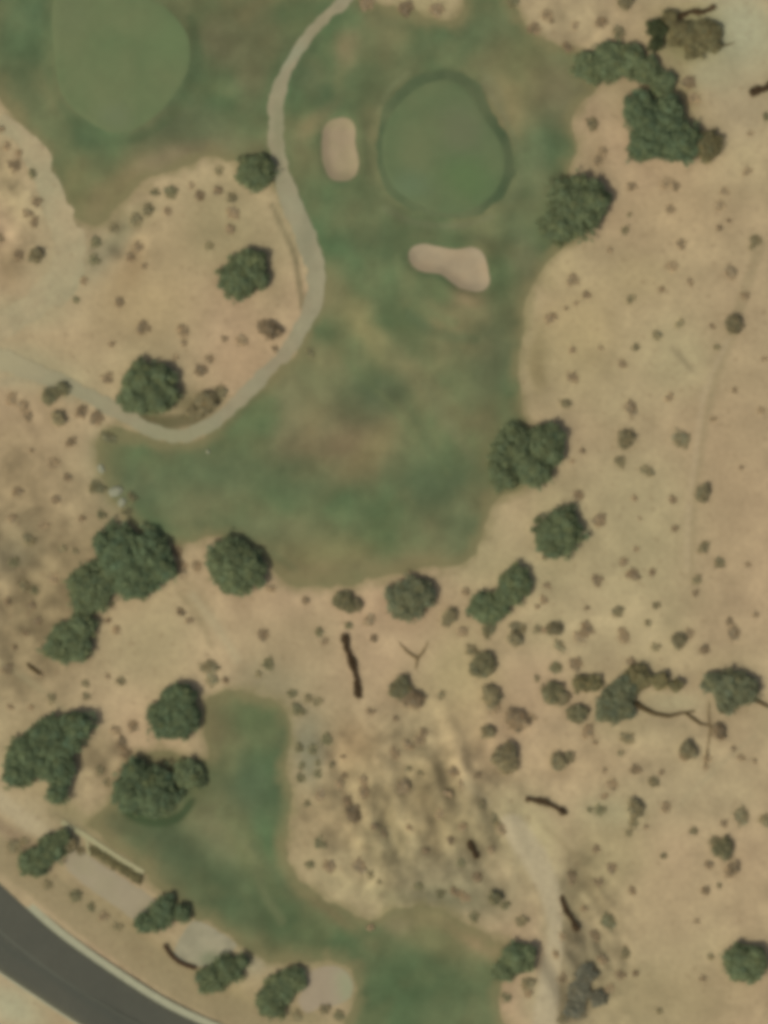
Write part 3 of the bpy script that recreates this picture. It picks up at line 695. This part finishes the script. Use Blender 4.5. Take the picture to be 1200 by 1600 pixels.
T('domed tree on the lower lawn', [(240, 1232, 44), (205, 1230, 26), (215, 1205, 24)], 'deep', 'wide')
T('small tree touching the domed tree', [(298, 1205, 25)], 'green', '')
T('tree between the road and the huge tree', [(60, 1342, 26), (85, 1322, 24), (100, 1305, 14)], 'green', '')
T('tree at the long gravel strip\'s end', [(232, 1438, 18), (258, 1425, 22), (288, 1422, 14), (262, 1408, 16)], 'deep', 'forked')
T('tree east of the timber arc', [(335, 1525, 24), (360, 1510, 24), (382, 1498, 12)], 'green', 'oval')
T('tree beside the round sand pad', [(428, 1560, 26), (442, 1540, 24), (462, 1524, 20)], 'green', 'slanting')
T('tree on the lower lawn\'s east edge', [(812, 1492, 26), (790, 1512, 18), (828, 1485, 14)], 'green', '')
T('lone round tree in the southeast corner', [(1165, 1500, 33), (1180, 1495, 24)], 'green', '')
T('flat-topped tree on the eastern margin', [(1145, 1072, 30), (1118, 1062, 18), (1168, 1072, 22), (1138, 1095, 18)], 'grey', 'green')
T('grey-green tree touching the fallen trunk', [(975, 1078, 26), (955, 1102, 24), (972, 1100, 24)], 'grey', '')
T('low olive tree northwest of the fallen trunk', [(910, 1063, 14), (932, 1064, 14)], 'olive', '')
T('brownish tree north of the fallen trunk', [(1000, 1055, 22), (1035, 1060, 14), (1060, 1067, 11)], 'olive', '')
T('grey-green thicket in the southern wash', [(918, 1518, 17), (908, 1545, 20), (902, 1572, 18), (938, 1555, 14)], 'sage', '', h=1.3, gap=.48)
LM += [('the upright bunker', 532, 233), ('the boot-shaped bunker', 705, 418), ('the pear-shaped green', 695, 232), ('the brush row below the fairway', 550, 1042),
       ('the angular gravel patch', 320, 1475), ('the round sand pad', 512, 1540), ('the fallen trunk', 1040, 1115), ('the short thick log', 1190, 140),
       ('the curved brush row', 852, 1256), ('the pale rocks', 180, 770), ('the slanted brush row', 888, 1425),
       ('the straight dark branch', 1106, 1150), ('the two-toned bush', 637, 1080),
       ('the timber arc', 280, 1500), ('the thin pale wall', 160, 1325)]

# ------------------------------------------------------------------ scrub bushes
SH = '''895 439 9 b;918 460 7 b;900 472 5 b;885 482 5 b;863 494 11 b;984 466 8 o;1053 412 9 b;1035 452 7 b;1081 440 7 b;1143 428 11 b;1165 462 9 b;1148 502 18 o;1115 508 6 b;1065 506 8 o
1029 523 10 o;992 542 7 o;1120 543 7 o;972 570 7 b;895 546 6 b;941 543 5 b;897 590 10 b;888 630 12 o;986 633 13 b;1049 621 8 b;1114 653 6 b;979 684 17 o;1067 690 13 o;910 704 7 b;970 722 10 o;1008 733 9 o;1018 738 8 o;895 720 5 b
1100 768 16 o;907 772 8 b;1052 780 8 b;992 778 6 b;938 812 11 b;1100 852 11 o;1125 879 10 o;1092 907 10 o;975 877 8 b;989 898 12 b;1021 894 9 b;935 908 9 b;995 857 6 b;857 915 6 b;850 936 8 b;840 948 6 b;967 955 10 o;1026 945 7 o
1013 971 8 o;979 998 10 b;972 985 6 b;1026 1013 9 o;1062 998 14 o;1080 990 8 b;1102 1012 9 b;1148 985 12 b;1140 972 8 b;917 948 5 b;1088 925 6 b;900 1036 12 b;870 1040 10 g;985 1033 10 b;978 1154 13 o;971 1178 6 o;1159 1185 7 b;1148 1170 5 b;1125 1142 14 b;1105 1182 7 b;1103 1200 6 b
838 984 8 o;1000 810 4 b;1055 825 7 b;728 924 8 b;720 985 11 b;765 985 13 g;703 963 17 o;755 1036 25 g;740 1015 12 o;770 1086 21 o;768 1105 12 b;808 1125 22 b;832 1122 9 b;763 1142 14 o;790 1182 29 o;863 1080 22 g;880 1088 14 o;903 1113 21 g;918 1140 13 b;873 1187 17 o;890 1182 12 o;811 980 12 o;807 998 15 o
868 980 14 o;850 984 7 b;873 1005 12 o;915 980 13 b;904 992 11 b;1075 1168 18 o;1068 1180 10 b;995 1262 17 o;988 1285 8 o;985 1302 7 o;957 1225 10 b;945 1242 7 b;945 1202 7 b;995 1202 9 b;1020 1222 9 o;1035 1207 6 b;1044 1260 10 b;938 1268 9 g;922 1264 6 g;1160 1270 13 o;1196 1282 12 o;1133 1322 21 g
1120 1312 12 o;1145 1358 14 b;1110 1350 10 b;1133 1287 7 b;1083 1298 8 o;1103 1391 8 b;1125 1383 6 o;1038 1335 7 o;932 1326 7 b;957 1355 10 b;935 1380 8 b;990 1390 7 b;897 1375 9 b;815 1438 10 o;914 1418 9 b;880 1462 6 b;930 1462 9 b;950 1435 12 g;1110 1495 9 o;1100 1530 7 b;1030 1578 7 o;978 1490 10 o
995 1520 8 b;970 1525 10 b;826 1537 13 o;826 1552 9 b;893 1362 7 b;628 1228 11 b;500 1243 11 b;478 1255 8 o;555 1270 14 b;543 1250 9 b;502 1313 10 g;485 1350 10 g;515 1352 11 b;563 1348 11 b;580 1365 8 o;592 1376 6 o;775 1280 11 o;788 1293 9 b;752 1258 8 o;745 1372 12 b;768 1327 6 b;708 1312 8 b
655 1382 8 g;710 1392 11 b;725 1400 9 b;570 1218 9 b;572 1237 11 b;580 1448 7 b;775 1400 15 g;790 1415 10 g;738 1432 10 g;468 1108 13 g;457 1083 9 g;482 1090 9 o;498 1095 9 o;468 1168 9 g;487 1172 9 g;472 1194 10 g;498 1190 7 g;498 1207 7 g;511 1153 10 g;471 1215 10 g
537 1182 5 b;517 1195 7 o;540 1212 7 b;580 1113 9 b;640 1163 11 b;655 1158 9 b;665 1143 8 b;615 1172 6 b;637 1200 7 o;658 1206 7 o;690 1084 9 o;712 1205 13 b;722 1225 8 b;620 1122 6 b;412 991 11 b;480 938 9 b;425 918 10 b;500 985 10 g;508 1000 8 b;586 998 8 b;575 970 11 b;545 975 9 g
405 1052 8 o;420 1035 10 g;540 938 22 g;558 942 14 o;628 1072 22 g;645 1090 21 b;318 1040 10 o;330 1042 12 o;331 1065 11 o;352 1063 8 b;190 1061 8 o;168 1057 5 b;135 1068 7 o;134 1086 7 o;183 982 9 b;170 970 9 b;62 1052 8 b;10 1046 9 b;40 988 7 b;98 857 8 o;118 860 7 o;82 905 9 b
40 915 11 o;52 922 8 g;47 842 11 o;25 880 9 g;50 945 9 b;80 1093 10 o;207 1132 10 b;178 1140 12 b;192 1162 12 b;198 1178 9 b;283 955 9 b;296 970 8 b;280 862 11 b;282 885 12 b;308 886 10 b;155 1205 9 o;165 1222 8 o;18 1103 6 b;50 1105 7 b;188 472 9 b;224 514 10 b;284 517 10 b;287 534 8 b
379 532 10 b;350 530 6 b;313 579 12 b;328 560 8 b;166 588 10 b;175 537 6 b;275 557 6 b;82 617 17 g;100 606 14 g;93 652 14 o;127 640 12 b;152 652 11 b;167 680 13 g;112 692 10 b;18 620 11 b;36 632 10 b;45 648 8 b;85 722 9 b;50 702 6 b;108 745 9 b;28 768 11 b;152 762 12 g;160 800 10 g;205 775 11 g;198 800 9 g
322 625 22 o;345 612 12 o;305 640 14 o;425 513 18 b;412 508 11 b;430 546 7 b;487 548 9 g;3 200 9 b;12 228 9 b;30 240 9 b;22 262 10 b;50 268 11 g;57 312 9 b;42 332 10 b;55 345 9 b;2 372 8 b;30 398 9 b;58 398 14 o;232 325 11 o;180 355 8 o;214 345 11 o;213 385 9 b;203 402 10 b;228 416 5 b;268 300 12 g;245 300 9 g
315 305 9 b;340 266 8 o;363 308 10 o;365 333 11 b;362 360 12 b;300 290 6 b;328 382 8 o;340 298 10 b;150 378 10 g;147 408 9 g;130 437 7 b;120 468 6 g;265 328 7 b;803 4 11 g;852 20 9 b;862 32 6 b;835 40 10 b;885 72 12 b;940 32 10 b;967 50 12 o;978 3 15 o;900 37 7 b;928 195 13 o;943 236 9 b;935 252 8 b
1170 266 8 b;1135 298 7 b;1126 322 8 b;1040 283 10 b;1057 292 8 b;990 292 9 b;1047 328 7 b;1183 372 10 o;1176 386 8 o;1068 380 9 b;978 358 7 o;985 335 7 o;1125 355 6 b;955 390 7 b;1175 207 5 b;1078 128 12 b;1082 150 10 b;575 6 11 b;637 12 11 b;685 14 13 b;1200 182 8 g;1140 345 6 b;1196 560 6 b
25 1322 12 o;38 1312 9 o;112 1318 16 o;128 1328 10 o;75 1382 10 o;122 1398 13 g;143 1416 9 g;165 1430 9 b;185 1450 8 o;465 1585 10 o;510 1578 9 o;530 1585 9 g;165 1598 0 b;790 1560 9 g;1190 640 6 b;1150 610 5 b;1160 730 5 b;1170 880 5 b;1180 1190 6 b;1090 1440 5 b;1010 1290 6 b;840 1060 6 o;745 1210 7 b;850 870 6 b;930 1160 7 b;1180 960 5 b
640 1290 7 b;600 1300 7 b;665 1330 8 b;690 1270 9 b;700 1240 9 b;725 1290 9 b;620 1180 7 b;585 1290 6 b;530 1225 7 b;720 1345 8 g;690 1395 8 g;870 1490 8 b;885 1530 10 b;940 1500 9 b;955 1545 9 b;880 1590 9 o;20 810 9 b;70 820 8 b;12 940 9 b;60 970 8 b;25 1010 7 b;90 780 9 b;130 810 8 b'''
shr = []
for row in SH.replace('\n', ';').split(';'):
    q = row.split()
    if len(q) == 4 and int(q[2]) > 0: shr.append((float(q[0]), float(q[1]), float(q[2]), q[3]))
OCT = ['east', 'northeast', 'north', 'northwest', 'west', 'southwest', 'south', 'southeast']
def octant(dx, dy): return int(round(math.degrees(math.atan2(dy, dx)) / 45)) % 8
ORD = ['first', 'second', 'third', 'fourth', 'fifth', 'sixth', 'seventh', 'eighth', 'ninth', 'tenth', 'eleventh', 'twelfth', 'thirteenth', 'fourteenth']
FIX = {(1148, 502): 'large lone olive bush beside the eastern wheel trace', (979, 684): 'pale fluffy bush on the eastern sand',
       (1100, 768): 'dark round bush right on the wheel trace', (790, 1182): 'biggest round brown bush of the bush column', (555, 1270): 'dark bush in the mottled mound\'s middle',
       (425, 513): 'brown bush tucked in the cart path\'s inner curve', (82, 617): 'grey-green bush touching the cart path\'s western end',
       (1062, 998): 'dark olive bush alone north of the flat-topped tree', (755, 1036): 'green bush heading the bush column', (1133, 1322): 'greenest bush of the southeastern sand',
       (863, 494): 'very dark brown bush off the fairway\'s east edge', (58, 398): 'dark bush touching the broad gravel track'}
for (fx_, fy_), ph in FIX.items(): LM.append((ph, fx_, fy_))
rank = {}
for li, (ph, lx, ly) in enumerate(LM):
    sect = {}
    for i, s in enumerate(shr):
        dx, dy = s[0] - lx, ly - s[1]
        sect.setdefault(octant(dx, dy), []).append((math.hypot(dx, dy), i))
    for o, l in sect.items():
        for r, (d, i) in enumerate(sorted(l)[:14]):
            rank.setdefault(i, []).append((d * (1 + .35 * r), r, o, li))
TYPE = {'b': ('brown', 'scrub_bush'), 'o': ('olive-brown', 'scrub_bush'), 'g': ('grey-green', 'scrub_bush')}
def size_word(r): return 'tiny' if r < 7 else 'small' if r < 10.5 else 'medium' if r < 15.5 else 'large'
# templates: unit bushes (radius 1 m) shared by the small ones
TPL = []
for k in range(14):
    rr = random.Random(900 + k)
    lob = [(rr.uniform(-.2, .2), rr.uniform(-.15, .15), rr.uniform(.6, .85))] + [(rr.uniform(-.7, .7), rr.uniform(-.6, .6), rr.uniform(.2, .42)) for _ in range(rr.choice((0, 1, 2, 3)))]
    TPL.append((crown_mesh('foliage', lob, .7, 200 if k < 6 else 110, .13 if k < 6 else .14, 700 + k, gap=.2 if k < 6 else .35), trunk_mesh('stem', lob, .85, 40 + k, .05)))
cache = {}
rnd = random.Random(5)
for i, (px, py, r, ty) in enumerate(shr):
    ks = sorted(k_ for k_ in rank.get(i, []) if (LM[k_[3]][1], LM[k_[3]][2]) != (px, py))
    _, rk, oc, li = ks[0]
    cw = TYPE[ty][0]
    pass
    lab = f'{size_word(r)} {cw} bush, {ORD[rk]} bush {OCT[oc]} of {LM[li][0]}'
    lab = FIX.get((px, py), lab)
    R = r / 10
    if r >= 14:
        l = [(px, py, r * .72)]
        for _ in range(3):
            a = rnd.uniform(0, 6.28); q = rnd.uniform(.35, .6)
            l.append((px + math.cos(a) * r * q, py + math.sin(a) * r * q, r * rnd.uniform(.35, .5)))
        tree(l, {'b': 'b', 'o': 'o', 'g': 'g'}[ty], lab, 'bush', h=.5 + R * .6, group='scrub bushes dotted over the sand', name='scrub_bush', parts=('stem', 'foliage'), dens=210, size=.15, shift=(-2, 2), k=1.0, gap=.15)
        continue
    k = rnd.randrange(0, 6) if r > 10.5 else rnd.randrange(5, 14)
    fm = TPL[k][0]
    key = (k, ty)
    if key not in cache:
        me = fm.copy(); me.materials.clear(); me.materials.append(M_LEAF[ty]); cache[key] = me
    X, Y = W(px - 1, py + 1)
    o = bpy.data.objects.new('scrub_bush', cache[key]); C.objects.link(o)
    o.location = (X, Y, zat(X, Y)); o.rotation_euler = (0, 0, rnd.uniform(0, 6.28))
    sx = R * rnd.uniform(.95, 1.2) * 1.08; o.scale = (sx, sx * rnd.uniform(.72, 1.1), R * rnd.uniform(.45, .75))
    tag(o, lab, 'bush', 'scrub bushes dotted over the sand')

# ------------------------------------------------------------------ brush rows, logs, walls
def brush_row(pts, wpx, label, kind='d', h=.7, seed=1):
    P = smooth_poly(pts, False, 5)
    c = P.mean(0); z = zat(*c)
    lob = [(p[0] - c[0], p[1] - c[1], wpx / 10 * (.9 + .25 * math.sin(7 * i + seed))) for i, p in enumerate(P)]
    me = crown_mesh('brush_row', lob, h, 210, .13, 300 + seed, gap=.05)
    o = link('brush_row', me, M_LEAF[kind]); o.location = (c[0], c[1], z)
    tag(o, label, 'brush row')
brush_row([(539, 996), (543, 1016), (551, 1038), (557, 1062), (560, 1086)], 5.5, 'long dark brown row of dry brush on bare sand below the fairway', seed=1)
brush_row([(1064, 25), (1080, 19), (1098, 19), (1114, 12)], 4, 'thin dark row of brush along the top of the sprawling olive tree', seed=2)
brush_row([(824, 1249), (842, 1251), (860, 1257), (880, 1268)], 4.5, 'curved dark brown row of brush near the pale southern slope', seed=3)
brush_row([(878, 1402), (883, 1420), (893, 1436), (902, 1452)], 4, 'slanted dark brown row of brush at the edge of the southern wash', seed=4)
brush_row([(733, 1316), (738, 1326), (744, 1337)], 4.5, 'short dark slanting row of brush on the mottled mound', seed=6)
brush_row([(1176, 144), (1190, 140), (1206, 134)], 6, 'short thick dark row of brush cut off by the eastern edge', seed=7)
hedge = [(146, 1328), (170, 1344), (195, 1360), (216, 1374)]
P = smooth_poly(hedge, False, 5); c = P.mean(0)
hb = link('hedge', crown_mesh('hedge', [(q[0] - c[0], q[1] - c[1], .7) for q in P], .5, 210, .14, 512, gap=.1), M_LEAF['olive'])
hb.location = (c[0], c[1], zat(*c)); tag(hb, 'clipped dark olive hedge between the thin pale strip and the gravel strip', 'hedge')

def dead(name, chains, label, cat, m=M_DEAD):
    V = []; F = []
    x0, y0 = W(*chains[0][0][:2]); z0 = zat(x0, y0)
    for ch in chains:
        for (a, b) in zip(ch[:-1], ch[1:]):
            pa, pb = W(*a[:2]), W(*b[:2])
            tube(V, F, (pa[0] - x0, pa[1] - y0, zat(*pa) - z0 + a[2] * .8), (pb[0] - x0, pb[1] - y0, zat(*pb) - z0 + b[2] * .8), a[2], b[2], 8)
    me = bpy.data.meshes.new(name); me.from_pydata(V, [], F); me.update()
    o = link(name, me, m); o.location = (x0, y0, z0); tag(o, label, cat)
dead('fallen_trunk', [[(992, 1098, .42), (1005, 1107, .38), (1022, 1115, .3), (1045, 1119, .26), (1066, 1114, .18), (1086, 1111, .14)], [(1070, 1114, .16), (1082, 1122, .26), (1094, 1131, .2), (1112, 1134, .1)]],
     'long curved dark fallen trunk with a forked end lying on the sand', 'fallen trunk')
dead('dead_branch', [[(1108, 1096, .08), (1107, 1120, .12), (1110, 1140, .16), (1106, 1165, .1), (1105, 1178, .18), (1102, 1198, .1)]],
     'thin straight brown branch lying crosswise south of the flat-topped tree', 'dead branch', M_TWIG)
dead('dead_branch', [[(1172, 1088, .3), (1186, 1097, .28), (1205, 1106, .2)]], 'dark branch sticking out east from the flat-topped tree', 'dead branch')
dead('dead_branch', [[(622, 1002, .06), (636, 1018, .2), (652, 1029, .24), (662, 1018, .16), (669, 1002, .07)], [(652, 1029, .22), (650, 1046, .1)]],
     'faint forked brown branch on sand above the two-toned bush', 'dead branch', M_TWIG)
dead('log', [[(42, 1037, .2), (52, 1046, .3), (64, 1054, .25)]], 'short dark log on the brown ground of the western margin', 'log')
dead('dead_branch', [[(1122, 72, .1), (1136, 70, .14), (1148, 66, .06)]], 'thin brown branch east of the sprawling olive tree', 'dead branch')

def wall(name, pts, wpx, h, m, label, cat):
    P = smooth_poly(pts, False, 5)
    T_ = np.gradient(P, axis=0); T_ /= np.linalg.norm(T_, axis=1)[:, None]; N_ = np.c_[-T_[:, 1], T_[:, 0]]
    V = []; n = len(P); hw = wpx / 20
    c = P[0]; z0 = zat(*c)
    for s, top in ((-1, 0), (-1, 1), (1, 1), (1, 0)):
        for i in range(n):
            q = P[i] + N_[i] * hw * s * (.92 if top else 1)
            V.append((q[0] - c[0], q[1] - c[1], zat(*q) - z0 + (h if top else -.2)))
    F = [(r * n + i, r * n + i + 1, (r + 1) * n + i + 1, (r + 1) * n + i) for i in range(n - 1) for r in range(3)]
    F += [(0, n, 2 * n, 3 * n), (n - 1, 4 * n - 1, 3 * n - 1, 2 * n - 1)]
    me = bpy.data.meshes.new(name); me.from_pydata(V, [], F); me.update()
    o = link(name, me, m); o.location = (c[0], c[1], z0); tag(o, label, cat)
wall('retaining_wall', [(257, 1476), (265, 1490), (278, 1502), (292, 1509), (306, 1513)], 6.5, .55, M_TIMBER, 'low dark timber retaining wall curving around the angular gravel patch', 'wall')
wall('low_wall', [(96, 1284), (135, 1307), (175, 1334), (224, 1364)], 9, .2, M_STRIP, 'thin straight pale low wall between the lower lawn and the hedge', 'wall')
wall('low_wall', [(136, 1311), (137, 1322), (139, 1336)], 4, .25, M_STRIP, 'very short pale cross wall at the western end of the hedge', 'wall')

def rock(px, py, r, seed, label, group='pale rocks at the turf\'s western corner'):
    rr = random.Random(seed)
    import bmesh
    bm = bmesh.new(); bmesh.ops.create_icosphere(bm, subdivisions=2, radius=1)
    for v in bm.verts:
        k = 1 + rr.uniform(-.14, .14); v.co = (v.co.x * r * k * 1.2, v.co.y * r * k * .9, v.co.z * r * .5 * k)
    me = bpy.data.meshes.new('rock'); bm.to_mesh(me); bm.free()
    X, Y = W(px, py); o = link('rock', me, M_ROCK); o.location = (X, Y, zat(X, Y) + r * .1); o.rotation_euler = (0, 0, rr.uniform(0, 3))
    tag(o, label, 'rock', group)
rock(180, 768, 1.0, 1, 'large pale grey-green rock at the western corner of the turf')
rock(190, 785, .7, 2, 'smaller pale rock just below the large grey-green rock')
rock(158, 732, .6, 3, 'low pale rock northwest of the large grey-green rock')
rock(193, 822, .5, 4, 'small pale rock above the largest tree of the western clump')
mx, my = W(325, 706)
V = []; F = []
tube(V, F, (0, 0, -.1), (0, 0, .25), .3, .3, 10); tube(V, F, (0, 0, .25), (0, 0, .45), .3, .12, 10)
me = bpy.data.meshes.new('tee_marker'); me.from_pydata(V, [], F); me.update()
o = link('tee_marker', me, M_KERB); o.location = (mx, my, zat(mx, my)); tag(o, 'tiny pale marker on the turf below the cart path bend', 'marker')
